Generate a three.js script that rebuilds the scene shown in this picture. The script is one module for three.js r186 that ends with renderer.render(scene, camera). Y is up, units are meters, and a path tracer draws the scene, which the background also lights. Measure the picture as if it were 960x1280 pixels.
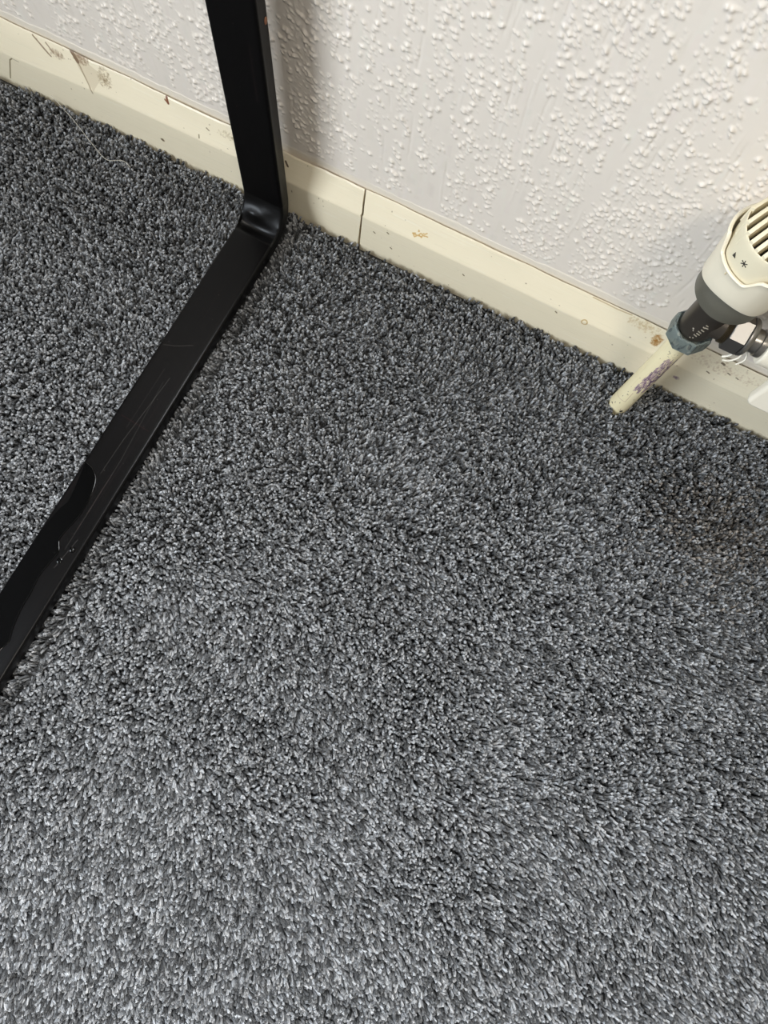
import * as THREE from 'three';
import { RectAreaLightUniformsLib } from 'three/addons/lights/RectAreaLightUniformsLib.js';
import { ImprovedNoise } from 'three/addons/math/ImprovedNoise.js';
import { RoundedBoxGeometry } from 'three/addons/geometries/RoundedBoxGeometry.js';
import { mergeGeometries } from 'three/addons/utils/BufferGeometryUtils.js';

// ------------------------------------------------------------------ camera, light, exposure
// x runs along the wall, y is up (0 = tips of the carpet pile), z comes out of the wall into the room
const scene = new THREE.Scene();
const camera = new THREE.PerspectiveCamera(2 * Math.atan(640 / 870) * 180 / Math.PI, 960 / 1280, 0.01, 50);
{
  const down = new THREE.Vector3(-50, 210, 870).normalize();                    // plumb line seen by the lens (x right, y down, z ahead)
  const a = 26.45 * Math.PI / 180;
  const along = new THREE.Vector3(Math.cos(a), Math.sin(a), 0);
  along.z = -(along.x * down.x + along.y * down.y) / down.z; along.normalize();
  const up = down.clone().negate(), out = new THREE.Vector3().crossVectors(along, up);
  const right = new THREE.Vector3(along.x, up.x, out.x), dn = new THREE.Vector3(along.y, up.y, out.y), ahead = new THREE.Vector3(along.z, up.z, out.z);
  camera.quaternion.setFromRotationMatrix(new THREE.Matrix4().makeBasis(right, dn.negate(), ahead.negate()));
  camera.position.set(0, 0.52, 0);
}
const EXPOSURE = 0.79, LAMP = 70, DAY = 14, DAY2 = 34;
const LAMP_AT = [0.6, 2.33, 0.75], WIN = { x: -1.05, z0: 0.4, z1: 2.0, y0: 0.3, y1: 1.6 }, WIN2 = { x0: -0.40, x1: 0.22, y0: 0.62, y1: 1.85 };
scene.background = new THREE.Color(0.62, 0.78, 1.0);
scene.backgroundIntensity = 2.0;
RectAreaLightUniformsLib.init();
const lampLight = new THREE.RectAreaLight(new THREE.Color(1.0, 0.93, 0.82), LAMP, 0.36, 0.36);
lampLight.position.set(LAMP_AT[0], LAMP_AT[1] - 0.012, LAMP_AT[2]); lampLight.lookAt(LAMP_AT[0], 0, LAMP_AT[2]);
scene.add(lampLight);
const dayLight = new THREE.RectAreaLight(new THREE.Color(0.86, 0.93, 1.0), DAY, WIN.z1 - WIN.z0 - 0.1, WIN.y1 - WIN.y0 - 0.1);
dayLight.position.set(WIN.x + 0.012, (WIN.y0 + WIN.y1) / 2, (WIN.z0 + WIN.z1) / 2); dayLight.lookAt(5, (WIN.y0 + WIN.y1) / 2, (WIN.z0 + WIN.z1) / 2);
scene.add(dayLight);
const dayLight2 = new THREE.RectAreaLight(new THREE.Color(0.94, 0.97, 1.0), DAY2, WIN2.x1 - WIN2.x0 - 0.1, WIN2.y1 - WIN2.y0 - 0.1);   // unseen window light, added to brighten the carpet out from the papered wall
dayLight2.position.set((WIN2.x0 + WIN2.x1) / 2, (WIN2.y0 + WIN2.y1) / 2, -0.338 - 0.075); dayLight2.lookAt((WIN2.x0 + WIN2.x1) / 2, (WIN2.y0 + WIN2.y1) / 2, 5);
scene.add(dayLight2);

// ------------------------------------------------------------------ helpers
let seed = 20240611;
const rnd = () => { seed |= 0; seed = seed + 0x6D2B79F5 | 0; let t = Math.imul(seed ^ seed >>> 15, 1 | seed); t = t + Math.imul(t ^ t >>> 7, 61 | t) ^ t; return ((t ^ t >>> 14) >>> 0) / 4294967296; };
const rr = (a, b) => a + (b - a) * rnd();
const perlin = new ImprovedNoise();
const nz = (x, y, z = 0) => perlin.noise(x, y, z);
const names = new Map();
function numbered(n) { const k = names.get(n) || 0; names.set(n, k + 1); return k ? `${n}_${String(k).padStart(3, '0')}` : n; }
function shade(o) { o.castShadow = o.receiveShadow = true; return o; }
function mesh(name, geo, mat, parent = scene) {
  const m = shade(new THREE.Mesh(geo, mat)); m.name = parent === scene ? numbered(name) : name; parent.add(m); return m;
}
function struct(name, geo, mat) { const m = shade(new THREE.Mesh(geo, mat)); m.name = name; m.userData.kind = 'structure'; scene.add(m); return m; }
function thing(name, label, category, [x, y, z] = [0, 0, 0], group) {
  const g = new THREE.Group(); g.name = numbered(name); g.position.set(x, y, z); g.userData = { label, category }; if (group) g.userData.group = group; scene.add(g); return g;
}
function tag(o, label, category, group) { Object.assign(o.userData, { label, category }); if (group) o.userData.group = group; return o; }
const std = (color, roughness, more = {}) => new THREE.MeshStandardMaterial({ color, roughness, ...more });
const phys = (color, roughness, more = {}) => new THREE.MeshPhysicalMaterial({ color, roughness, ...more });
function box(w, h, d, x, y, z) { const g = new THREE.BoxGeometry(w, h, d); g.translate(x, y, z); return g; }
function rbox(w, h, d, r, x = 0, y = 0, z = 0) { const g = new RoundedBoxGeometry(w, h, d, 2, r); g.translate(x, y, z); return g; }
function plain(g) { const n = g.index ? g.toNonIndexed() : g; for (const k of Object.keys(n.attributes)) if (!['position', 'normal', 'uv'].includes(k)) n.deleteAttribute(k); return n; }
const merge = (list) => mergeGeometries(list.map(plain));
// smooth normals except across edges sharper than the given angle; points are matched to a micrometre
function toCreasedNormals(geo, angle) {
  const g = geo.index ? geo.toNonIndexed() : geo, p = g.attributes.position, n = p.count, lim = Math.cos(angle), map = new Map(), keys = new Array(n);
  const a = new THREE.Vector3(), b = new THREE.Vector3(), c = new THREE.Vector3(), F = [];
  for (let t = 0; t < n; t += 3) { a.fromBufferAttribute(p, t); b.fromBufferAttribute(p, t + 1); c.fromBufferAttribute(p, t + 2); const f = b.sub(a).cross(c.sub(a)), area = f.length(); const u = area > 0 ? f.clone().divideScalar(area) : new THREE.Vector3(0, 0, 0); F.push([u, area]); }
  for (let k = 0; k < n; k++) { const key = `${Math.round(p.getX(k) * 1e6)},${Math.round(p.getY(k) * 1e6)},${Math.round(p.getZ(k) * 1e6)}`; keys[k] = key; let l = map.get(key); if (!l) map.set(key, l = []); l.push((k / 3) | 0); }
  const N = new Float32Array(n * 3), s = new THREE.Vector3();
  for (let k = 0; k < n; k++) { const f = F[(k / 3) | 0][0]; s.set(0, 0, 0); for (const t of map.get(keys[k])) if (F[t][0].dot(f) > lim) s.addScaledVector(F[t][0], F[t][1]); s.normalize(); N[k * 3] = s.x; N[k * 3 + 1] = s.y; N[k * 3 + 2] = s.z; }
  g.setAttribute('normal', new THREE.BufferAttribute(N, 3)); return g;
}
function canvasTexture(w, h, draw, srgb = true) {
  const c = document.createElement('canvas'); c.width = w; c.height = h; draw(c.getContext('2d'), w, h);
  const t = new THREE.CanvasTexture(c); if (srgb) t.colorSpace = THREE.SRGBColorSpace; t.wrapS = t.wrapT = THREE.RepeatWrapping; return t;
}
// a grid of points f(i, j) turned into an indexed surface; u closes on itself if wrap
function gridGeo(nu, nv, f, uvf, wrap = false) {
  const P = new Float32Array(nu * nv * 3), U = new Float32Array(nu * nv * 2), I = [];
  for (let i = 0; i < nu; i++) for (let j = 0; j < nv; j++) { const k = i * nv + j, p = f(i, j), q = uvf ? uvf(i, j) : [i / (nu - 1), j / (nv - 1)]; P.set(p, k * 3); U.set(q, k * 2); }
  const mu = wrap ? nu : nu - 1;
  for (let i = 0; i < mu; i++) for (let j = 0; j < nv - 1; j++) { const a = i * nv + j, b = ((i + 1) % nu) * nv + j; I.push(a, b, a + 1, b, b + 1, a + 1); }
  const g = new THREE.BufferGeometry(); g.setAttribute('position', new THREE.BufferAttribute(P, 3)); g.setAttribute('uv', new THREE.BufferAttribute(U, 2)); g.setIndex(I); g.computeVertexNormals(); return g;
}
// lathe about y of [radius, height] pairs in millimetres, creased
function lathe(pts, seg = 56, crease = 0.6) {
  const g = new THREE.LatheGeometry(pts.map(([r, y]) => new THREE.Vector2(r / 1000, y / 1000)), seg);
  return toCreasedNormals(g, crease);
}

// ------------------------------------------------------------------ room shell
const ZW = -0.338;                 // wall surface
const ZS = -0.3266;                // face of the skirting board
const FLOOR = -0.010, CEIL = 2.4, XL = -1.05, XR = 2.6, ZF = 3.4;
const roomPaint = std(new THREE.Color(0.34, 0.325, 0.30), 0.75);
struct('floor', box(XR - XL + 0.3, 0.1, ZF - ZW + 0.3, (XL + XR) / 2, FLOOR - 0.05, (ZF + ZW) / 2), std(new THREE.Color(0.03, 0.03, 0.031), 1));
struct('ceiling', box(XR - XL + 0.3, 0.12, ZF - ZW + 0.3, (XL + XR) / 2, CEIL + 0.06, (ZF + ZW) / 2), std(new THREE.Color(0.22, 0.21, 0.2), 0.9));
struct('wall_right', box(0.12, CEIL - FLOOR, ZF - ZW + 0.24, XR + 0.06, (CEIL + FLOOR) / 2, (ZF + ZW) / 2), roomPaint);
struct('wall_front', box(XR - XL, CEIL - FLOOR, 0.12, (XL + XR) / 2, (CEIL + FLOOR) / 2, ZF + 0.06), roomPaint);
{
  const t = 0.12, x = XL - t / 2, { z0, z1, y0, y1 } = WIN, L = ZW - 0.12, F = ZF + 0.12;
  struct('wall_left', merge([
    box(t, y0 - FLOOR, F - L, x, (y0 + FLOOR) / 2, (F + L) / 2), box(t, CEIL - y1, F - L, x, (CEIL + y1) / 2, (F + L) / 2),
    box(t, y1 - y0, z0 - L, x, (y0 + y1) / 2, (z0 + L) / 2), box(t, y1 - y0, F - z1, x, (y0 + y1) / 2, (F + z1) / 2)]), std(new THREE.Color(0.045, 0.045, 0.05), 0.8));   // a dark painted wall, mirrored in the black tube
  const w = new THREE.Group(); w.name = 'window_1'; w.userData.kind = 'structure'; w.position.set(XL - 0.07, y0, (z0 + z1) / 2); scene.add(w);
  const H = y1 - y0, W = z1 - z0, white = std(0xf1f0ec, 0.4);
  mesh('window_frame', merge([box(0.06, 0.05, W, 0, 0.025, 0), box(0.06, 0.05, W, 0, H - 0.025, 0), box(0.06, H - 0.1, 0.05, 0, H / 2, -W / 2 + 0.025), box(0.06, H - 0.1, 0.05, 0, H / 2, W / 2 - 0.025), box(0.06, H - 0.1, 0.05, 0, H / 2, 0)]), white, w);
  for (const s of [-1, 1]) mesh('pane', box(0.004, H - 0.1, W / 2 - 0.075, 0, H / 2, s * (W / 4 - 0.0125)), phys(0xffffff, 0.02, { transmission: 1, thickness: 0, ior: 1.5 }), w);
}

// the papered wall: woodchip and brush drags as real relief, fine where it can be seen
{
  const x0 = -0.56, x1 = 0.30, y0 = -0.012, y1 = 0.40, st = 0.0008;
  const nx = Math.round((x1 - x0) / st) + 1, ny = Math.round((y1 - y0) / st) + 1;
  const H = new Float32Array(nx * ny);
  const splat = (cx, cy, rx, ry, ang, h) => {
    const R = Math.max(rx, ry) * 1.7, c = Math.cos(ang), s = Math.sin(ang);
    const i0 = Math.max(0, Math.floor((cx - R - x0) / st)), i1 = Math.min(nx - 1, Math.ceil((cx + R - x0) / st));
    const j0 = Math.max(0, Math.floor((cy - R - y0) / st)), j1 = Math.min(ny - 1, Math.ceil((cy + R - y0) / st));
    for (let i = i0; i <= i1; i++) for (let j = j0; j <= j1; j++) {
      const dx = x0 + i * st - cx, dy = y0 + j * st - cy, u = (dx * c + dy * s) / rx, v = (-dx * s + dy * c) / ry, q = u * u + v * v;
      if (q < 2.6) { const e = h * Math.exp(-q * 1.5), k = i * ny + j; H[k] = h > 0 ? Math.max(H[k], e) + 0.25 * Math.min(H[k], e) : H[k] + e; }
    }
  };
  const N = 38000;
  for (let n = 0; n < N; n++) {
    const x = rr(x0, x1), y = rr(0.062, y1);
    const band = nz(x * 62, y * 5, 3.1) + 0.7 * nz(x * 150, y * 22, 9.7) + 0.45 * nz(x * 30, y * 34, 5.2);
    if (band < rr(-0.5, 0.45)) continue;
    const big = rnd() ** 2.2, r = 0.0006 + 0.0009 * big, el = rr(0.75, 1.7);
    splat(x, y, r * el, r, rr(-1.2, 1.2), (0.00062 + 0.001 * big) * rr(0.7, 1.1));
  }
  // long thin upright creases between the chips
  for (let n = 0; n < 520; n++) {
    let x = rr(x0, x1), y = rr(0.06, y1 - 0.03); const len = rr(0.012, 0.05), d = rr(0.0001, 0.0003) * (rnd() < 0.55 ? -1 : 1), w = rr(-0.1, 0.1);
    for (let t = 0; t < len; t += 0.0011) { x += w * 0.0011 + rr(-0.0002, 0.0002); splat(x, y + t, 0.0008, 0.0014, 0, d * Math.sin(Math.PI * (t / len))); }
  }
  const xs = [XL - 0.1, -0.9, -0.75, -0.65]; for (let i = 0; i < nx; i++) xs.push(x0 + i * st); xs.push(0.45, 0.7, 1.1, XR + 0.1);
  const ys = [FLOOR]; for (let j = 0; j < ny; j++) ys.push(y0 + j * st + 0.0025); ys.push(0.48, 0.55, WIN2.y0);
  const g = gridGeo(xs.length, ys.length, (i, j) => {
    const a = i - 4, b = j - 1, e = Math.min(1, Math.max(0, Math.min(a, nx - 1 - a, ny - 1 - b) / 12));
    const h = a >= 0 && a < nx && b >= 0 && b < ny ? H[a * ny + b] * e : 0;
    return [xs[i], ys[j], ZW + h + 0.0006 * nz(xs[i] * 9, ys[j] * 9, 1.3)];
  }, (i, j) => [xs[i], ys[j]]);
  const tint = canvasTexture(512, 512, (c, w, h) => {
    c.fillStyle = '#e6dccf'; c.fillRect(0, 0, w, h);
    for (let n = 0; n < 2600; n++) { const v = rnd(); c.fillStyle = `rgba(${v < 0.5 ? '205,196,184' : '236,230,221'},${rr(0.04, 0.16)})`; c.fillRect(rr(0, w), rr(0, h), rr(1, 5), rr(2, 16)); }
    for (let n = 0; n < 40; n++) { c.fillStyle = `rgba(170,150,126,${rr(0.1, 0.3)})`; c.fillRect(rr(0, w), rr(0, h), rr(1, 2), rr(1, 3)); }
  });
  tint.repeat.set(2.2, 2.2);
  const zc = ZW - 0.06, zb = ZW - 0.064, { x0: a, x1: b, y0: c, y1: d } = WIN2, XA = XL - 0.12, XB = XR + 0.12;
  const back = merge([box(XB - XA, c - FLOOR - 0.001, 0.112, (XA + XB) / 2, (c + FLOOR) / 2, zb), box(XB - XA, CEIL - d, 0.12, (XA + XB) / 2, (CEIL + d) / 2, zc), box(a - XA, d - c, 0.12, (a + XA) / 2, (c + d) / 2, zc), box(XB - b, d - c, 0.12, (b + XB) / 2, (c + d) / 2, zc)]);
  const w2 = new THREE.Group(); w2.name = 'added_window_2'; w2.userData.kind = 'structure'; w2.position.set((a + b) / 2, c, ZW - 0.09); scene.add(w2);  // window added out of view so that light reaches the carpet
  const Hh = d - c, Ww = b - a, wm = std(0xf1f0ec, 0.4);
  mesh('window_frame', merge([box(Ww, 0.05, 0.05, 0, 0.025, 0), box(Ww, 0.05, 0.05, 0, Hh - 0.025, 0), box(0.05, Hh - 0.1, 0.05, -Ww / 2 + 0.025, Hh / 2, 0), box(0.05, Hh - 0.1, 0.05, Ww / 2 - 0.025, Hh / 2, 0)]), wm, w2);
  mesh('pane', box(Ww - 0.1, Hh - 0.1, 0.004, 0, Hh / 2, 0), phys(0xffffff, 0.02, { transmission: 1, thickness: 0, ior: 1.5 }), w2);
  struct('wall_back', merge([g, back]), std(0xffffff, 0.3, { map: tint }));
}

// skirting boards: square face, sloping top; two lengths that meet at an open joint
const XJ = -0.1535;                // where they meet
const boardTop = (x) => 0.0550 + 0.0005 * nz(x * 40, 2.2) + 0.0006 * nz(x * 9, 7.1);
function skirting(name, xa, xb, jointEnd, map) {
  const prof = (x) => {
    const t = boardTop(x), w = 0.0004 * nz(x * 14, 0.7), back = ZW + 0.0014 + 0.0011 * nz(x * 17, 4.4) + 0.0004 * nz(x * 90, 1.4);
    const low = x < -0.38 ? -0.006 * Math.min(1, (-0.38 - x) / 0.1) : 0;
    return [[FLOOR, ZS + w], [0.006, ZS + w], [0.020, ZS + w + 0.0002 * nz(x * 30, 3)], [0.0325 + low, ZS + w], [0.0346 + low, ZS + w - 0.0004], [0.0362 + low, ZS + w - 0.0013],
      [0.045, -0.3316 + w], [t - 0.0012, back + 0.0016], [t, back + 0.0006], [t - 0.001, back], [0.03, back - 0.0002], [FLOOR, back - 0.0002]];
  };
  const n = Math.max(2, Math.round((xb - xa) / 0.004)), np = 12;
  const ragged = (j) => 0.0011 * nz(j * 1.7, 5.5) + [0.0022, 0.0012, 0.0002, -0.0004, -0.0004, -0.0004, 0.0006, 0.0014, 0.0016, 0.0016, 0.001, 0][j] * -0.8;
  const len = (q) => { let s = [0]; for (let i = 1; i < q.length; i++) s.push(s[i - 1] + Math.hypot(q[i][0] - q[i - 1][0], q[i][1] - q[i - 1][1])); return s; };
  const S = len(prof(xa));
  const X = (i, j) => {
    let x = xa + (xb - xa) * i / n;
    if (jointEnd === 'b') { if (i === n) x += ragged(j); } else if (i === 0) x += ragged(j) + 0.0011 + 0.0014 * Math.max(0, 1 - j / 9);
    return x;
  };
  const g = gridGeo(n + 1, np, (i, j) => { const x = X(i, j), p = prof(x)[j]; return [x, p[0], p[1]]; }, (i, j) => [X(i, j), S[j]]);
  const parts = [g];
  for (const e of [0, n]) {                                                     // close both ends
    const P = [], I = [], U = []; for (let j = 0; j < np; j++) { const x = X(e, j), p = prof(x)[j]; P.push(x, p[0], p[1]); U.push(x, S[j]); }
    for (let j = 1; j < np - 1; j++) e ? I.push(0, j, j + 1) : I.push(0, j + 1, j);
    const c = new THREE.BufferGeometry(); c.setAttribute('position', new THREE.Float32BufferAttribute(P, 3)); c.setAttribute('uv', new THREE.Float32BufferAttribute(U, 2)); c.setIndex(I); c.computeVertexNormals(); parts.push(c);
  }
  return struct(name, toCreasedNormals(merge(parts), 0.35), std(0xffffff, 0.38, { map }));
}
// paint of one board: 0.42 m of it, 0.09 m up round the profile; marks are dirt, chips and scrapes of the gloss paint
function boardPaint(x0, marks) {
  const W = 1680, Hh = 360, m = 4000;
  const t = canvasTexture(W, Hh, (c) => {
    c.fillStyle = '#e8dcc0'; c.fillRect(0, 0, W, Hh);
    for (let n = 0; n < 900; n++) { c.fillStyle = `rgba(${rnd() < 0.5 ? '214,203,176' : '240,234,216'},${rr(0.05, 0.2)})`; c.fillRect(rr(0, W), rr(0, Hh), rr(10, 120), rr(1, 4)); }
    for (let n = 0; n < 60; n++) { c.fillStyle = `rgba(110,92,66,${rr(0.2, 0.6)})`; c.beginPath(); c.ellipse(rr(0, W), rr(0, Hh), rr(1, 3), rr(1, 3), 0, 0, 7); c.fill(); }
    const px = (x) => (x - x0) * m, py = (s) => Hh - s * m;
    marks(c, px, py);
  });
  t.repeat.set(1 / 0.42, 1 / 0.09); t.offset.set(-x0 / 0.42, 0); return t;
}
const Y2S = (y) => y - FLOOR;      // along the face
const C2S = (y) => 0.0465 + (y - 0.0362) * 1.12; // along the slope
function blot(c, x, y, rx, ry, col, n = 26) {
  for (let k = 0; k < n * 8; k++) { c.fillStyle = col.replace('A', rr(0.05, 0.3).toFixed(2)); const a = rr(0, 6.28), q = rnd() ** 0.8, r = rr(0.8, 3.4); c.beginPath(); c.ellipse(x + Math.cos(a) * rx * q, y + Math.sin(a) * ry * q, r * rr(0.8, 2), r, rr(0, 3), 0, 7); c.fill(); }
}
function stroke(c, pts, col, w) { c.strokeStyle = col; c.lineWidth = w; c.lineCap = 'round'; c.lineJoin = 'round'; c.beginPath(); pts.forEach(([x, y], i) => i ? c.lineTo(x, y) : c.moveTo(x, y)); c.stroke(); }
skirting('baseboard_left', XL, XJ, 'b', boardPaint(-0.57, (c, px, py) => {
  // scraped triangle of bare undercoat and its dirt
  c.fillStyle = 'rgba(200,186,156,0.55)'; c.beginPath(); c.moveTo(px(-0.419), py(C2S(0.0565))); c.lineTo(px(-0.405), py(C2S(0.052))); c.lineTo(px(-0.388), py(C2S(0.0475))); c.lineTo(px(-0.399), py(Y2S(0.027))); c.closePath(); c.fill();
  stroke(c, [[px(-0.418), py(C2S(0.0555))], [px(-0.409), py(C2S(0.046))], [px(-0.401), py(Y2S(0.026))]], 'rgba(140,120,92,0.6)', 6);
  stroke(c, [[px(-0.417), py(C2S(0.055))], [px(-0.411), py(C2S(0.049))]], 'rgba(118,92,68,0.9)', 13);
  blot(c, px(-0.387), py(C2S(0.0445)), 26, 40, 'rgba(138,118,88,A)', 40);
  blot(c, px(-0.408), py(C2S(0.053)), 34, 22, 'rgba(128,100,76,A)', 40);
  stroke(c, [[px(-0.452), py(C2S(0.0525))], [px(-0.446), py(C2S(0.049))], [px(-0.437), py(C2S(0.0435))]], 'rgba(132,110,88,0.8)', 6);
  stroke(c, [[px(-0.44), py(C2S(0.0515))], [px(-0.434), py(C2S(0.047))]], 'rgba(132,110,88,0.7)', 5);
  blot(c, px(-0.43), py(C2S(0.047)), 30, 14, 'rgba(150,128,104,A)', 20);
  stroke(c, [[px(-0.4805), py(Y2S(0.0255))], [px(-0.484), py(Y2S(0.0225))], [px(-0.4967), py(Y2S(-0.002))]], 'rgba(120,106,78,0.85)', 4);
  stroke(c, [[px(-0.4805), py(Y2S(0.0255))], [px(-0.474), py(Y2S(0.025))]], 'rgba(140,126,98,0.6)', 3);
  stroke(c, [[px(-0.3296), py(C2S(0.0535))], [px(-0.3283), py(C2S(0.0495))]], 'rgba(112,62,36,0.9)', 8); stroke(c, [[px(-0.331), py(C2S(0.051))], [px(-0.3283), py(C2S(0.0495))]], 'rgba(112,62,36,0.8)', 6);
  stroke(c, [[px(-0.2937), py(C2S(0.0445))], [px(-0.2915), py(C2S(0.043))]], 'rgba(110,94,70,0.8)', 5); stroke(c, [[px(-0.3006), py(Y2S(0.033))], [px(-0.3003), py(Y2S(0.0295))]], 'rgba(110,96,70,0.8)', 4);
  stroke(c, [[px(-0.2227), py(C2S(0.0475))], [px(-0.2205), py(C2S(0.0445))]], 'rgba(92,76,58,0.9)', 7);
  blot(c, px(-0.34), py(Y2S(0.012)), 6, 6, 'rgba(100,84,60,A)', 8); blot(c, px(-0.27), py(C2S(0.046)), 60, 14, 'rgba(160,142,106,A)', 16);
}));
skirting('baseboard_right', XJ, XR, 'a', boardPaint(-0.16, (c, px, py) => {
  for (let k = 0; k < 9; k++) { const x = px(rr(-0.107, -0.098)), y = py(C2S(rr(0.038, 0.0425))); stroke(c, [[x, y], [x + rr(-9, 9), y + rr(-7, 7)], [x + rr(-14, 14), y + rr(-7, 7)]], 'rgba(192,152,84,0.75)', 4); }
  c.strokeStyle = 'rgba(186,156,104,0.8)'; c.lineWidth = 4; c.beginPath(); c.ellipse(px(0.0438), py(Y2S(0.033)), 9, 10, 0, 0, 7); c.stroke();
  for (const [x, y] of [[-0.1409, 0.0221], [-0.129, 0.0291], [-0.125, 0.012], [-0.06, 0.022], [0.02, 0.03]]) stroke(c, [[px(x), py(Y2S(y))], [px(x + 0.0012), py(Y2S(y - 0.0009))]], 'rgba(112,94,66,0.85)', 5);
  blot(c, px(0.0985), py(C2S(0.0445)), 16, 20, 'rgba(150,100,44,A)', 30); blot(c, px(0.085), py(C2S(0.05)), 60, 20, 'rgba(186,158,112,A)', 24);
  blot(c, px(0.155), py(C2S(0.047)), 150, 24, 'rgba(176,150,122,A)', 30);
  for (const [x, y] of [[0.145, 0.0395], [0.1584, 0.045], [0.1656, 0.0445], [0.15, 0.05]]) stroke(c, [[px(x - 0.0012), py(C2S(y))], [px(x), py(C2S(y) - 0.0002)], [px(x + rr(0.0004, 0.0014)), py(C2S(y) - 0.0006)]], 'rgba(104,88,68,0.8)', rr(3, 7));
  blot(c, px(0.1296), py(Y2S(0.0188)), 10, 8, 'rgba(120,96,118,A)', 8);
  stroke(c, [[px(0.04), py(C2S(0.0535))], [px(0.06), py(C2S(0.053))], [px(0.072), py(C2S(0.0535))]], 'rgba(170,146,108,0.6)', 4);
}));
// strip of the skirting's paint lapped on the foot of the wallpaper
{
  const n = 420, xa = -0.56, xb = 0.3, g = gridGeo(n + 1, 6, (i, j) => {
    const x = xa + (xb - xa) * i / n, top = 0.0622 + 0.003 * nz(x * 28, 1.1) + 0.0012 * nz(x * 120, 3.3), th = 0.00028 + 0.0001 * nz(x * 60, 8);
    const y = [0.03, 0.056, 0.058, (0.058 + top) / 2, top - 0.0012, top][j];
    return [x, y, ZW + [-0.0002, th * 0.9, th, th, th * 0.35, -0.0006][j]];
  });
  struct('trim_1', g, std(0xe6dccb, 0.4));
}

// ------------------------------------------------------------------ carpet: twisted yarn tufts
const FRAME = { xa: -0.2462, xb: -0.2108, z1: 0.52 };
const PIPE = [0.1010, -0.2967];
{
  const ply = (a0, col) => {
    const R = 5, S = 5, P = [], C = [], I = [];
    for (let k = 0; k < R; k++) {
      const t = k / (R - 1), a = a0 + t * 4.2, off = 0.0004 + 0.0001 * t * t, rad = 0.00064 * (1 - 0.16 * t ** 4), bx = 0.0016 * t * t, y = 0.0094 * t;
      for (let s = 0; s < S; s++) { const b = s / S * Math.PI * 2; P.push(bx + Math.cos(a) * off + Math.cos(b) * rad, y, Math.sin(a) * off + Math.sin(b) * rad); C.push(...col); }
      if (k) for (let s = 0; s < S; s++) { const p = (k - 1) * S + s, q = (k - 1) * S + (s + 1) % S; I.push(p, p + S, q, q, p + S, q + S); }
    }
    const a = a0 + 4.2; P.push(0.0017 + Math.cos(a) * 0.00042, 0.0098, Math.sin(a) * 0.00042); C.push(...col);
    for (let s = 0; s < S; s++) I.push((R - 1) * S + s, R * S, (R - 1) * S + (s + 1) % S);
    const g = new THREE.BufferGeometry(); g.setAttribute('position', new THREE.Float32BufferAttribute(P, 3)); g.setAttribute('color', new THREE.Float32BufferAttribute(C, 3)); g.setIndex(I); g.computeVertexNormals(); return g;
  };
  const tuft = mergeGeometries([ply(0, [1, 1, 1]), ply(2.1, [0.8, 0.8, 0.8]), ply(4.2, [0.62, 0.62, 0.63])]);
  const x0 = -0.775, x1 = 0.72, z0 = ZS + 0.0016, z1 = 0.62, sp = 0.00195;
  const nx = Math.floor((x1 - x0) / sp), nzc = Math.floor((z1 - z0) / sp), M = [], K = [];
  const up = new THREE.Vector3(0, 1, 0), dir = new THREE.Vector3(), q = new THREE.Quaternion(), q2 = new THREE.Quaternion(), pos = new THREE.Vector3(), sc = new THREE.Vector3(), m4 = new THREE.Matrix4(), col = new THREE.Color();
  const mats = new Float32Array(nx * nzc * 16), cols = new Float32Array(nx * nzc * 3); let n = 0;
  for (let i = 0; i < nx; i++) for (let j = 0; j < nzc; j++) {
    const x = x0 + (i + rr(0, 1)) * sp, z = z0 + (j + rr(j ? -0.2 : 0, 1)) * sp;
    if (x > FRAME.xa + 0.001 && x < FRAME.xb - 0.001 && z > -0.3135 && z < FRAME.z1) continue;
    if (Math.hypot(x - PIPE[0], z - PIPE[1]) < 0.0095) continue;
    const near = 0.55 * nz(x * 150, z * 150, 2.2), near2 = 0.55 * nz(x * 150, z * 150, 12.9), far = nz(x * 11, z * 11, 4.1), far2 = nz(x * 9, z * 13, 14.6);
    const lay = 0.1 + 0.5 * Math.min(1, Math.max(0, 0.5 - x * 1.1 + z * 1.1));
    let lx = lay + near + 0.55 * far + rr(-0.2, 0.2), lz = 0.25 * lay + near2 + 0.55 * far2 + rr(-0.2, 0.2);
    const skirt = z - ZS; if (skirt < 0.012) lz = Math.max(lz, -0.1) + 0.1;
    if (z > -0.314 && z < FRAME.z1) { if (x >= FRAME.xb - 0.001 && x < FRAME.xb + 0.007) lx = rr(-0.3, 0.15); if (x <= FRAME.xa + 0.001 && x > FRAME.xa - 0.007) lx = Math.min(lx, -0.05); }
    dir.set(lx, 1, lz).normalize(); q.setFromUnitVectors(up, dir); q2.setFromAxisAngle(up, rr(0, 6.28)); q.multiply(q2);
    const s = rr(0.86, 1.12); pos.set(x, FLOOR, z); sc.set(rr(0.9, 1.15), s, rr(0.9, 1.15));
    m4.compose(pos, q, sc); m4.toArray(mats, n * 16);
    const v = rnd(); let b = v < 0.3 ? rr(0.052, 0.1) : v < 0.66 ? rr(0.12, 0.25) : rr(0.28, 0.48);
    b *= 1 + 0.12 * nz(x * 35, z * 35, 21);
    const brownTint = rnd() < 0.75 * Math.exp(-(((x - 0.215) / 0.05) ** 2) - (((z + 0.235) / 0.04) ** 2)) ? rr(0.5, 1) : 0;   // brown tint on single tufts, most of it in one patch
    const warm = rr(-0.02, 0.02); cols.set([b * (0.985 + warm) * (1 - 0.2 * brownTint), b * (1 - 0.32 * brownTint), b * (1.02 - warm) * (1 - 0.44 * brownTint)], n * 3); n++;
  }
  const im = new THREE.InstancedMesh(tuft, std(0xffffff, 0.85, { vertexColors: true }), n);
  im.instanceMatrix = new THREE.InstancedBufferAttribute(mats.slice(0, n * 16), 16);
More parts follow.
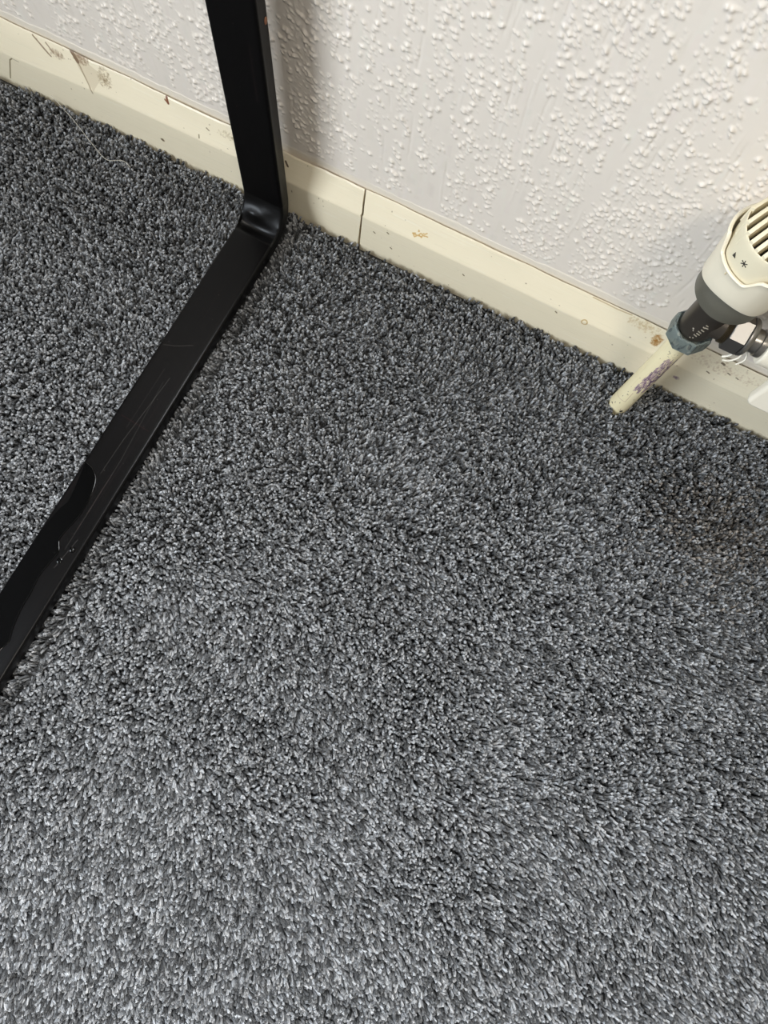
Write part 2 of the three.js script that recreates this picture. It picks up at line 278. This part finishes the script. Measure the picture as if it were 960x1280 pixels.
  im.instanceColor = new THREE.InstancedBufferAttribute(cols.slice(0, n * 3), 3);
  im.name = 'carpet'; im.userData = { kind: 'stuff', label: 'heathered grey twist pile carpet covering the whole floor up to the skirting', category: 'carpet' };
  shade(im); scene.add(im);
  console.log('tufts', n);
}

// ------------------------------------------------------------------ black frame of flattened tube, bent where the upright meets the floor
{
  const f = thing('metal_frame', 'black painted rectangular metal tube standing against the wall and bent along the carpet', 'frame', [-0.2285, 0, -0.302]);
  const hw = 0.0177, ht = 0.006, rc = 0.0022, RI = 0.022;
  const ring = [];                                                             // [across, thick, isInner, v]; thick + is the inside of the bend
  const NI = 18; for (let k = 0; k <= NI; k++) ring.push([hw - rc - (2 * (hw - rc)) * k / NI, ht, 1]);
  const corner = (cx, cy, a0) => { for (let k = 1; k < 5; k++) { const a = a0 + k / 5 * Math.PI / 2; ring.push([cx + rc * Math.cos(a), cy + rc * Math.sin(a), 0]); } };
  corner(-hw + rc, ht - rc, Math.PI / 2); ring.push([-hw, ht - rc, 0], [-hw, 0, 0], [-hw, -ht + rc, 0]); corner(-hw + rc, -ht + rc, Math.PI);
  for (let k = 0; k <= 4; k++) ring.push([-hw + rc + 2 * (hw - rc) * k / 4, -ht, 0]);
  corner(hw - rc, -ht + rc, Math.PI * 1.5); ring.push([hw, -ht + rc, 0], [hw, 0, 0], [hw, ht - rc, 0]); corner(hw - rc, ht - rc, 0);
  let per = [0]; for (let k = 1; k <= ring.length; k++) { const a = ring[k - 1], b = ring[k % ring.length]; per.push(per[k - 1] + Math.hypot(a[0] - b[0], a[1] - b[1])); }
  const TOP = 0.0128;                                                           // upper face of the tube on the carpet
  const at = (kind, t) => {                                                     // centre line and inward normal in the plane across the wall
    if (kind === 'up') return { y: TOP + RI + (0.84 - TOP - RI) * (1 - t), z: -ht, ny: 0, nz: 1, s: t };
    if (kind === 'bend') { const a = t * Math.PI / 2, r = RI + ht; return { y: TOP + RI - r * Math.sin(a), z: RI - r * Math.cos(a), ny: Math.sin(a), nz: Math.cos(a), s: t }; }
    return { y: TOP - ht, z: RI + 0.78 * t, ny: 1, nz: 0, s: t };
  };
  const sweep = (kind, n) => {
    const m = ring.length + 1;
    const g = gridGeo(n + 1, m, (i, j) => {
      const t = i / n, c = at(kind, t), [w, h, inner] = ring[j % ring.length]; let d = h, ww = w;
      if (kind === 'bend') {
        const u = w / hw, e = Math.sin(Math.PI * t) ** 2; ww = w * (1 + 0.035 * e);
        if (inner) d += -0.0058 * Math.exp(-(((t - 0.74) / 0.15) ** 2)) * (1 - 0.75 * u * u) + 0.0026 * Math.exp(-(((t - 0.48) / 0.12) ** 2)) * Math.exp(-(((u + 0.35) / 0.35) ** 2)) + 0.0011 * Math.exp(-(((t - 0.32) / 0.14) ** 2)) * Math.exp(-(((u - 0.2) / 0.4) ** 2)) + 0.0012 * Math.exp(-(((t - 0.97) / 0.06) ** 2)) * (1 - u * u) * Math.sin(Math.PI * t) * 2;
      }
      return [ww, c.y + c.ny * d, c.z + c.nz * d];
    }, (i, j) => [i / n, per[j] / per[ring.length]]);
    g.index.array.reverse(); g.computeVertexNormals(); return toCreasedNormals(g, 0.9);
  };
  const vTop = per[NI] / per[ring.length];
  // dry paint with dust specks and hairline scratches
  const scratched = (kind) => canvasTexture(2048, 256, (c, w, h) => {
    c.fillStyle = '#080707'; c.fillRect(0, 0, w, h);
    for (let n = 0; n < 240; n++) { c.fillStyle = `rgba(${rnd() < 0.5 ? '44,30,28' : '12,12,14'},${rr(0.05, 0.25)})`; c.fillRect(rr(0, w), rr(0, h), rr(10, 160), rr(1, 4)); }
    for (let n = 0; n < 70; n++) { c.fillStyle = `rgba(120,116,110,${rr(0.2, 0.55)})`; c.beginPath(); c.ellipse(rr(0, w), rr(0, h), rr(0.5, 1.1), rr(1, 2), 0, 0, 7); c.fill(); }
    const X = (m) => (m - RI) / 0.78 * w, Y = (k) => h * (1 - k * vTop);           // metres from the upright, share of the way across (0 = right edge)
    if (kind === 'floor') {
      stroke(c, [[X(0.138), Y(0.97)], [X(0.135), Y(0.7)], [X(0.128), Y(0.3)]], 'rgba(120,114,108,0.42)', 1.2);
      stroke(c, [[X(0.16), Y(0.36)], [X(0.22), Y(0.52)], [X(0.25), Y(0.55)]], 'rgba(110,104,100,0.4)', 1.2);
      stroke(c, [[X(0.165), Y(0.45)], [X(0.235), Y(0.3)], [X(0.31), Y(0.3)]], 'rgba(100,96,92,0.35)', 1.2);
      stroke(c, [[X(0.155), Y(0.6)], [X(0.21), Y(0.62)]], 'rgba(96,90,86,0.3)', 1); stroke(c, [[X(0.3), Y(0.16)], [X(0.325), Y(0.28)]], 'rgba(110,106,102,0.4)', 1.2);
      stroke(c, [[X(0.205), Y(0.1)], [X(0.203), Y(0.9)]], 'rgba(92,40,40,0.3)', 1.2);
    }
  });
  const paint = (map) => phys(0xffffff, 0.3, { map, ior: 1.42, specularIntensity: 0.4 });
  mesh('upright_tube', sweep('up', 40), paint(scratched('up')), f);
  mesh('pinched_bend', sweep('bend', 56), phys(new THREE.Color(0.0035, 0.0032, 0.003), 0.36, { ior: 1.45, specularIntensity: 0.6 }), f);
  mesh('floor_tube', sweep('floor', 60), paint(scratched('floor')), f);
  const cap = mesh('end_cap', rbox(0.0366, 0.0132, 0.006, 0.002, 0, TOP - ht, RI + 0.783), std(0x141414, 0.6), f);
  const chip = new THREE.SphereGeometry(0.0016, 12, 8); chip.scale(0.35, 1.5, 1); chip.translate(hw + 0.0001, 0.191, -0.0085);
  mesh('rust_spot', chip, std(0x8a5f48, 0.9), f).userData.label = 'small brown chipped rust spot on the side of the upright';
}

// liquid left on the lower tube
{
  const wet = phys(new THREE.Color(0.002, 0.002, 0.002), 0.03, { ior: 1.33 });
  const o = [[-0.2444, -0.0551], [-0.2374, -0.0533], [-0.2318, -0.0488], [-0.2287, -0.0425], [-0.2264, -0.0313], [-0.2261, -0.0178], [-0.2283, -0.0053], [-0.2291, 0.0038], [-0.2249, 0.0116], [-0.2261, 0.022], [-0.2274, 0.0324], [-0.2261, 0.0446], [-0.2256, 0.0583], [-0.2234, 0.0716], [-0.2207, 0.0807], [-0.2225, 0.0877], [-0.226, 0.11], [-0.235, 0.125],
    [-0.2446, 0.118], [-0.2448, 0.0617], [-0.2449, 0.0133], [-0.2426, -0.012], [-0.2396, -0.0231], [-0.241, -0.0361]];
  const sh = new THREE.Shape(); sh.setFromPoints(new THREE.SplineCurve([...o, o[0]].map(([x, z]) => new THREE.Vector2(x, -z))).getPoints(160));
  const g = new THREE.ExtrudeGeometry(sh, { depth: 0.00015, bevelEnabled: true, bevelThickness: 0.00025, bevelSize: 0.0006, bevelOffset: -0.0006, bevelSegments: 4, curveSegments: 4 });
  g.rotateX(-Math.PI / 2); g.translate(0, 0.0128 + 0.0002, 0);
  tag(mesh('puddle', toCreasedNormals(g, 0.45), wet), 'dark wet streak of spilled liquid lying on the black floor tube', 'puddle');
  const d = new THREE.SphereGeometry(0.0022, 24, 12, 0, Math.PI * 2, 0, Math.PI / 2); d.scale(1, 0.55, 1);
  const drop = mesh('droplet', d, wet); drop.position.set(-0.2175, 0.0128, 0.006); tag(drop, 'round bead of liquid near the right edge of the black floor tube', 'droplet');
  const d2 = drop.clone(); d2.name = numbered('droplet'); d2.position.set(-0.2213, 0.0128, 0.0165); d2.scale.set(0.9, 0.5, 1.1); scene.add(d2); d2.userData.label = 'flat bead of liquid touching the wet streak on the black tube';
}

// ------------------------------------------------------------------ radiator pipe
const AX = PIPE;
{
  const scuff = canvasTexture(512, 1024, (c, w, h) => {                         // u once round, v 0.125 m up
    c.fillStyle = '#e9dcb4'; c.fillRect(0, 0, w, h);
    for (let n = 0; n < 300; n++) { c.fillStyle = `rgba(${rnd() < 0.5 ? '216,200,156' : '242,232,200'},${rr(0.08, 0.25)})`; c.fillRect(rr(0, w), rr(0, h), rr(2, 6), rr(20, 150)); }
    const X = (deg) => ((deg + 360) % 360) / 360 * w, Y = (m) => h - (m + 0.012) / 0.125 * h;   // degrees from +z towards +x
    for (let n = 0; n < 330; n++) { const t = rnd(), x = X(rr(-12, 66) + 16 * (t - 0.5)), y = Y(0.043 + t * 0.05 + rr(-0.004, 0.004)); stroke(c, [[x, y], [x + rr(-5, 5), y + rr(8, 60)]], `rgba(${rnd() < 0.5 ? '94,70,98' : '150,122,138'},${rr(0.35, 0.9)})`, rr(2, 8)); }
    for (let n = 0; n < 40; n++) { const x = X(rr(10, 52)), y = Y(rr(0.056, 0.074)); stroke(c, [[x, y], [x + rr(-4, 4), y + rr(4, 26)]], 'rgba(54,34,72,0.85)', rr(2, 6)); }
    for (let n = 0; n < 16; n++) { const x = X(rr(-45, 40)), y = Y(rr(0.0, 0.09)); stroke(c, [[x, y], [x + rr(-2, 2), y + rr(3, 12)]], 'rgba(70,56,44,0.85)', rr(2, 5)); }
    stroke(c, [[X(-5), Y(0.034)], [X(-2), Y(0.018)], [X(2), Y(0.002)]], 'rgba(150,112,96,0.6)', 3);
    c.fillStyle = '#1c1713'; c.beginPath(); c.ellipse(X(22), Y(0.001), 13, 13, 0, 0, 7); c.fill(); c.beginPath(); c.ellipse(X(-52), Y(0.003), 10, 5, 0, 0, 7); c.fill();
    for (let n = 0; n < 14; n++) { const x = X(rr(-30, 30)), y = Y(rr(0.092, 0.1)); stroke(c, [[x, y], [x + rr(-8, 8), y + rr(-6, 6)]], 'rgba(60,54,44,0.7)', 3); }
  });
  const pts = [[0.5, -10], [8.4, -10], [8.5, 0], [8.1, 30], [7.6, 70], [7.4, 113], [0.5, 113]];
  const g = lathe(pts, 48, 0.8); { const u = g.attributes.uv, p = g.attributes.position; for (let k = 0; k < u.count; k++) u.setY(k, (p.getY(k) + 0.012) / 0.125); }
  const m = mesh('pipe', g, std(0xffffff, 0.4, { map: scuff })); m.position.set(AX[0], 0, AX[1]);
  tag(m, 'cream painted upright pipe with purple scuffs rising from the carpet to the valve', 'pipe');
}

// ------------------------------------------------------------------ thermostatic valve on the pipe
{
  const v = thing('radiator_valve', 'cream thermostatic radiator valve with slotted dome on the cream pipe', 'radiator valve', [AX[0], 0.112, AX[1]]);
  const B = 112, Y = (y) => y - B;                                             // heights in mm above the carpet -> above the valve's base
  const cream = std(0xe3d9c2, 0.36), creamDial = std(0xe0d5b8, 0.4);
  // compression nut, grey-green with tarnish and splashes of paint
  const tarnish = canvasTexture(512, 128, (c, w, h) => {
    c.fillStyle = '#7c8580'; c.fillRect(0, 0, w, h);
    for (let n = 0; n < 420; n++) { c.fillStyle = `rgba(${['62,70,74', '132,138,128', '180,178,160', '44,49,52', '102,112,108'][Math.floor(rr(0, 5))]},${rr(0.15, 0.6)})`; c.beginPath(); c.ellipse(rr(0, w), rr(0, h), rr(2, 16), rr(2, 9), rr(0, 3), 0, 7); c.fill(); }
    c.fillStyle = 'rgba(208,202,176,0.85)'; for (let x = 0; x < w; x += 4) c.fillRect(x, 0, 4, 9 + 9 * nz(x * 0.03, 2));
    for (let n = 0; n < 40; n++) { c.fillStyle = `rgba(206,198,168,${rr(0.3, 0.8)})`; c.fillRect(rr(0, w), h - rr(0, 16), rr(3, 14), rr(2, 6)); }
  });
  const nutG = lathe([[7.6, Y(111.5)], [12.2, Y(111.5)], [13.6, Y(113)], [13.9, Y(118)], [13.7, Y(123.6)], [13.0, Y(125)], [12.2, Y(125.2)], [10.2, Y(123.6)], [9, Y(123.6)]], 48, 0.7);
  { const p = nutG.attributes.position; for (let k = 0; k < p.count; k++) { const x = p.getX(k), z = p.getZ(k), r = Math.hypot(x, z), a = Math.atan2(x, z); if (r > 0.0115) { const q = ((a + 9 * Math.PI / 8) % (Math.PI / 4)) - Math.PI / 8, s = (Math.cos(Math.PI / 8) / Math.cos(q)) * 1.045; p.setX(k, x * s); p.setZ(k, z * s); } } nutG.computeVertexNormals(); }
  const nut = mesh('compression_nut', toCreasedNormals(nutG, 0.5), std(0xffffff, 0.5, { map: tarnish, metalness: 0.35 }), v);
  // dark body with its side branch
  const dark = std(0x4a443d, 0.38, { metalness: 0.55 });
  const branch = new THREE.CylinderGeometry(0.0088, 0.0098, 0.012, 36); branch.rotateZ(-Math.PI / 2); branch.translate(0.0105, Y(137) / 1000, 0);
  mesh('valve_body', merge([lathe([[0.5, Y(122)], [9.4, Y(122)], [10.6, Y(125)], [11.3, Y(129)], [11.3, Y(150)], [12.2, Y(156)], [12.4, Y(166)], [0.5, Y(166)]], 48), branch]), dark, v);
  // raised casting marks on the side towards the room
  const marks = [];
  for (const [deg, y, h, tilt] of [[-8, 128.5, 0.9, 1.3], [0, 129.5, 0.9, 1.3], [0, 132.5, 2.6, 1.25], [4, 134.6, 2.6, 1.25], [-16, 135.5, 1.4, 0.6], [-20, 137, 1.2, 1.7], [3, 137, 2.8, 1.2], [6, 139.4, 2.6, 1.2], [2, 142.6, 1.6, 1.0], [10, 142.8, 2.4, 1.45], [6, 145.2, 1.8, 1.2]]) {
    const g = new RoundedBoxGeometry(0.0006, h / 1000, 0.0008, 1, 0.00025); g.rotateZ(tilt); const a = deg * Math.PI / 180; g.rotateY(a); g.translate(Math.sin(a) * 0.0114, Y(y) / 1000, Math.cos(a) * 0.0114); marks.push(g);
  }
  mesh('casting_mark', merge(marks), std(0xbdb6a6, 0.4, { metalness: 0.5 }), v);
  mesh('collar', lathe([[12, Y(164.5)], [18.6, Y(163.5)], [20.8, Y(165.5)], [21.2, Y(171)], [21.0, Y(175)], [19.6, Y(181)], [14, Y(184)]], 56, 0.5), std(0x605d52, 0.42, { metalness: 0.15 }), v).userData.label = 'dark grey plastic collar under the cream head';
  // head: a sleeve whose lip dips in a window in front of the marks
  const sm = (a, b, x) => { const t = Math.min(1, Math.max(0, (x - a) / (b - a))); return t * t * (3 - 2 * t); };
  const lipY = (deg) => { let y = 202.2; y += 9.5 * (1 - sm(-80, -66, deg)) * (deg > -180 ? 1 : 1) + 9 * sm(-14, 4, deg) + 2.5 * sm(4, 30, deg); return deg > 140 ? 211.5 - 2 * sm(140, 180, deg) : y; };
  const lipR = (deg) => 23.9 + 1.9 * (1 - sm(-84, -62, deg)) + 1.6 * sm(-16, 14, deg) - (deg > 140 ? 0.0 : 0);
  const NT = 160, prof = (deg) => {
    const dip = 4.5 * (1 - Math.cos((deg + 17) * Math.PI / 90)), l = lipY(deg), R = lipR(deg), inWin = 1 - sm(-72, -60, deg) - 0 || 0;
    return [[13, 181.4 - dip], [20.2, 181.6 - dip], [21.9, 182.6 - dip], [22.5, 184.5 - dip], [23.1, 190 - dip * 0.6], [R - 0.9, l - 7], [R - 0.3, l - 2.6], [R + 0.5, l - 1.5], [R + 0.6, l - 0.6], [R, l], [R - 1.0, l], [R - 1.5, l - 0.5], [R - 1.6, l - 2], [22.9 < R - 1.7 ? R - 1.7 : R - 1.7, l - 4.5], [21, 193]];
  };
  const sleeve = gridGeo(NT, 15, (i, j) => { const deg = -180 + 360 * i / NT, a = deg * Math.PI / 180, [r, y] = prof(deg)[j]; return [Math.sin(a) * r / 1000, Y(y) / 1000, Math.cos(a) * r / 1000]; }, null, true);
  mesh('head_sleeve', toCreasedNormals(sleeve, 0.7), cream, v);
  // pointer ridge in the middle of the window
  const tick = new RoundedBoxGeometry(0.0006, 0.0018, 0.0012, 1, 0.00025); { const a = -40 * Math.PI / 180; tick.rotateY(a); tick.translate(Math.sin(a) * 0.0240, Y(199.4) / 1000, Math.cos(a) * 0.0240); }
  mesh('pointer', tick, std(0xd8c9a4, 0.4), v);
  // turning dial with marks, a well and a grille of bars across the dome
  const dial = mesh('dial', lathe([[21.4, Y(190)], [21.6, Y(196)], [22.3, Y(208)], [22.5, Y(218)], [22.4, Y(220.4)], [22.1, Y(221.3)], [21.7, Y(221.5)], [21.4, Y(220.8)], [21.3, Y(208)], [0.5, Y(206)]], 72, 0.6), creamDial, v);
  mesh('slot_shade', lathe([[0.5, Y(209)], [20.9, Y(209)], [20.9, Y(206.2)], [0.5, Y(206.2)]], 48), std(0x2b2527, 0.7), dial).userData.label = 'dark disc painting the shade seen between the grille bars';  // near-black disc stands for the shade down in the slots
  const dir = 150 * Math.PI / 180;
  for (let k = -4; k <= 4; k++) {
    const o = k * 4.9 + 0.9, half = Math.sqrt(Math.max(0, 21.9 ** 2 - o * o)); if (half < 4) continue;
    const g = new THREE.BoxGeometry(0.0026, 0.011, half * 2 / 1000, 3, 2, 20), p = g.attributes.position;
    for (let i = 0; i < p.count; i++) {
      const w = p.getX(i), l = p.getZ(i), r2 = (o / 1000 + w) ** 2 + l * l, dome = 0.0062 * (1 - r2 / 0.0219 ** 2), top = p.getY(i) > 0.005, e = Math.abs(w) > 0.0012 && top ? 0.0004 : 0;
      const y = p.getY(i); p.setXYZ(i, (top ? w * 0.86 : w), y + Math.max(0, dome) - e, l);
    }
    g.translate(o / 1000, 0, 0); g.rotateY(dir); g.translate(0, Y(217.6) / 1000, 0); g.computeVertexNormals();
    mesh('grille_bar', toCreasedNormals(g, 0.5), creamDial, dial);
  }
  const ink = std(0x3a352e, 0.7), star = [];
  const onDial = (g, deg, y) => { const a = deg * Math.PI / 180; g.rotateY(a); g.translate(Math.sin(a) * 0.02245, Y(y) / 1000, Math.cos(a) * 0.02245); return g; };
  for (let k = 0; k < 3; k++) { const g = new THREE.BoxGeometry(0.00045, 0.0042, 0.0002); g.rotateZ(k * Math.PI / 3 + 0.2); star.push(g); }
  mesh('frost_mark', onDial(merge(star), -32, 211.5), ink, dial);
  const tri = new THREE.Shape(); tri.moveTo(-0.0012, -0.0014); tri.lineTo(0.0013, -0.0006); tri.lineTo(-0.0009, 0.0016);
  mesh('arrow_mark', onDial(new THREE.ExtrudeGeometry(tri, { depth: 0.0002, bevelEnabled: false }), -50, 209), ink, dial);
  // union nut and tail towards the radiator, along +x
  const chrome = std(0x8f8c88, 0.42, { metalness: 1 }), yo = Y(137) / 1000;
  const hexS = new THREE.Shape(); for (let k = 0; k < 6; k++) { const a = Math.PI / 2 + k * Math.PI / 3; k ? hexS.lineTo(0.0128 * Math.cos(a), 0.0128 * Math.sin(a)) : hexS.moveTo(0.0128 * Math.cos(a), 0.0128 * Math.sin(a)); }
  const hex = new THREE.ExtrudeGeometry(hexS, { depth: 0.0094, bevelEnabled: true, bevelThickness: 0.0007, bevelSize: 0.0007, bevelOffset: -0.0007, bevelSegments: 2 }); hex.rotateY(Math.PI / 2); hex.translate(0.0172, yo, 0);
  const alongX = (pts) => { const g = lathe(pts, 40, 0.6); g.rotateZ(-Math.PI / 2); g.translate(0, yo, 0); return g; };
  const un = mesh('union_nut', hex, chrome, v);
  mesh('nut_flange', alongX([[8, 27.2], [12.4, 27.4], [12.6, 28.4], [12.0, 30], [10.8, 31], [8, 31.4]]), chrome, un);
  const thr = []; for (let k = 0; k < 5; k++) thr.push([9.2, 13.2 + k * 0.9], [10.1, 13.6 + k * 0.9]);
  mesh('thread', alongX([[5, 13], ...thr, [9, 17.8], [5, 18]]), std(0x6e624c, 0.35, { metalness: 0.8 }), v);
  mesh('tail', alongX([[4, 30], [7.8, 30], [7.8, 36], [8.8, 36.6], [8.8, 40], [4, 40]]), std(0x8d8983, 0.3, { metalness: 0.9 }), v);
  // loose ends of sealing tape under the tail
  const tape = [];
  for (const [pts, w] of [[[[30, -11, 2], [29, -13, 5], [27, -15, 7], [24, -17, 8]], 1.2], [[[32, -10, 0], [34, -15, 4], [30, -19, 7], [26, -20, 8]], 1.0], [[[35, -9, 2], [37, -13, 6], [34, -17, 9]], 0.8]]) {
    const cv = new THREE.CatmullRomCurve3(pts.map(([x, y, z]) => new THREE.Vector3(x / 1000, yo + y / 1000, z / 1000)));
    const g = new THREE.TubeGeometry(cv, 18, 0.0007 * w, 6); tape.push(g);
  }
  mesh('sealing_tape', merge(tape), std(0xe6e1d2, 0.6), v).userData.label = 'loose white strands of sealing tape under the chrome nut';
}

// ------------------------------------------------------------------ radiator the valve feeds: its lower corner shows
{
  const r = thing('radiator', 'white steel panel radiator, lower corner showing beside the valve', 'radiator', [0.1495, 0.117, -0.3]);
  const white = std(0xefe6d2, 0.33), L = 0.9, H = 0.5;
  const panel = (z, t) => {
    const s = new THREE.Shape(), c = 0.006; s.moveTo(c, 0); s.lineTo(L - c, 0); s.quadraticCurveTo(L, 0, L, c); s.lineTo(L, H - c); s.quadraticCurveTo(L, H, L - c, H); s.lineTo(c, H); s.quadraticCurveTo(0, H, 0, H - c); s.lineTo(0, c); s.quadraticCurveTo(0, 0, c, 0);
    const g = new THREE.ExtrudeGeometry(s, { depth: t - 0.005, bevelEnabled: true, bevelThickness: 0.0025, bevelSize: 0.0025, bevelOffset: -0.0025, bevelSegments: 4 }); g.translate(0, 0, z + 0.0025); return toCreasedNormals(g, 0.6);
  };
  mesh('front_panel', panel(0.0255, 0.008), white, r);
  mesh('back_panel', panel(-0.028, 0.008), white, r);
  const fl = []; for (let x = 0.0165; x < L - 0.02; x += 0.033) { const g = new THREE.CapsuleGeometry(0.009, H - 0.06, 6, 12); g.scale(1, 1, 0.42); g.translate(x, H / 2, 0.0325); fl.push(g); }
  const ch = new THREE.CapsuleGeometry(0.007, L - 0.05, 6, 12); ch.rotateZ(Math.PI / 2); ch.scale(1, 1, 0.45); ch.translate(L / 2, 0.0155, 0.0325); 
  const seam = mesh('water_channel', merge([...fl, ch]), white, r);
  const boss = lathe([[5, -8], [11, -8], [12, -7], [12, 4], [10, 12], [10, 30], [5, 30]], 36); boss.rotateZ(-Math.PI / 2); boss.translate(0, 0.020, 0.0033); mesh('end_boss', boss, white, r);
  mesh('convector_fins', merge(Array.from({ length: 34 }, (_, k) => box(0.001, H - 0.09, 0.042, 0.04 + k * 0.0245, H / 2, 0))), std(0xd8d5cc, 0.5), r);
  for (const x of [0.18, L - 0.18]) mesh('wall_bracket', box(0.03, H - 0.08, 0.012, x, H / 2, -0.033), white, r);
}

// ------------------------------------------------------------------ loose thread on the carpet
{
  const cv = new THREE.CatmullRomCurve3([[-0.4513, 0.004, -0.3245], [-0.4199, 0.0035, -0.3117], [-0.3949, 0.003, -0.2997], [-0.3764, 0.003, -0.2926], [-0.3643, 0.0025, -0.2984], [-0.357, 0.001, -0.297]].map((p) => new THREE.Vector3(...p)));
  tag(mesh('thread', new THREE.TubeGeometry(cv, 60, 0.00024, 6), std(0xb7b2a6, 0.8)), 'thin pale loose thread lying on the carpet by the skirting', 'thread');
}

// ------------------------------------------------------------------ ceiling lamp (out of the picture; it lights the wall from above)
{
  const l = thing('ceiling_lamp', 'square white ceiling lamp panel above the carpet', 'lamp', [LAMP_AT[0], CEIL, LAMP_AT[2]]);
  mesh('housing', rbox(0.42, 0.06, 0.42, 0.01, 0, -0.03, 0), std(0xf2f2f0, 0.5), l);
  mesh('diffuser', rbox(0.37, 0.01, 0.37, 0.004, 0, -0.062, 0), std(0xffffff, 0.6, { emissive: new THREE.Color(1, 0.93, 0.82), emissiveIntensity: 1.2 }), l);
}

const renderer = new THREE.WebGLRenderer({ antialias: true });
renderer.toneMapping = THREE.LinearToneMapping; renderer.toneMappingExposure = EXPOSURE;
renderer.shadowMap.enabled = true;
renderer.render(scene, camera);
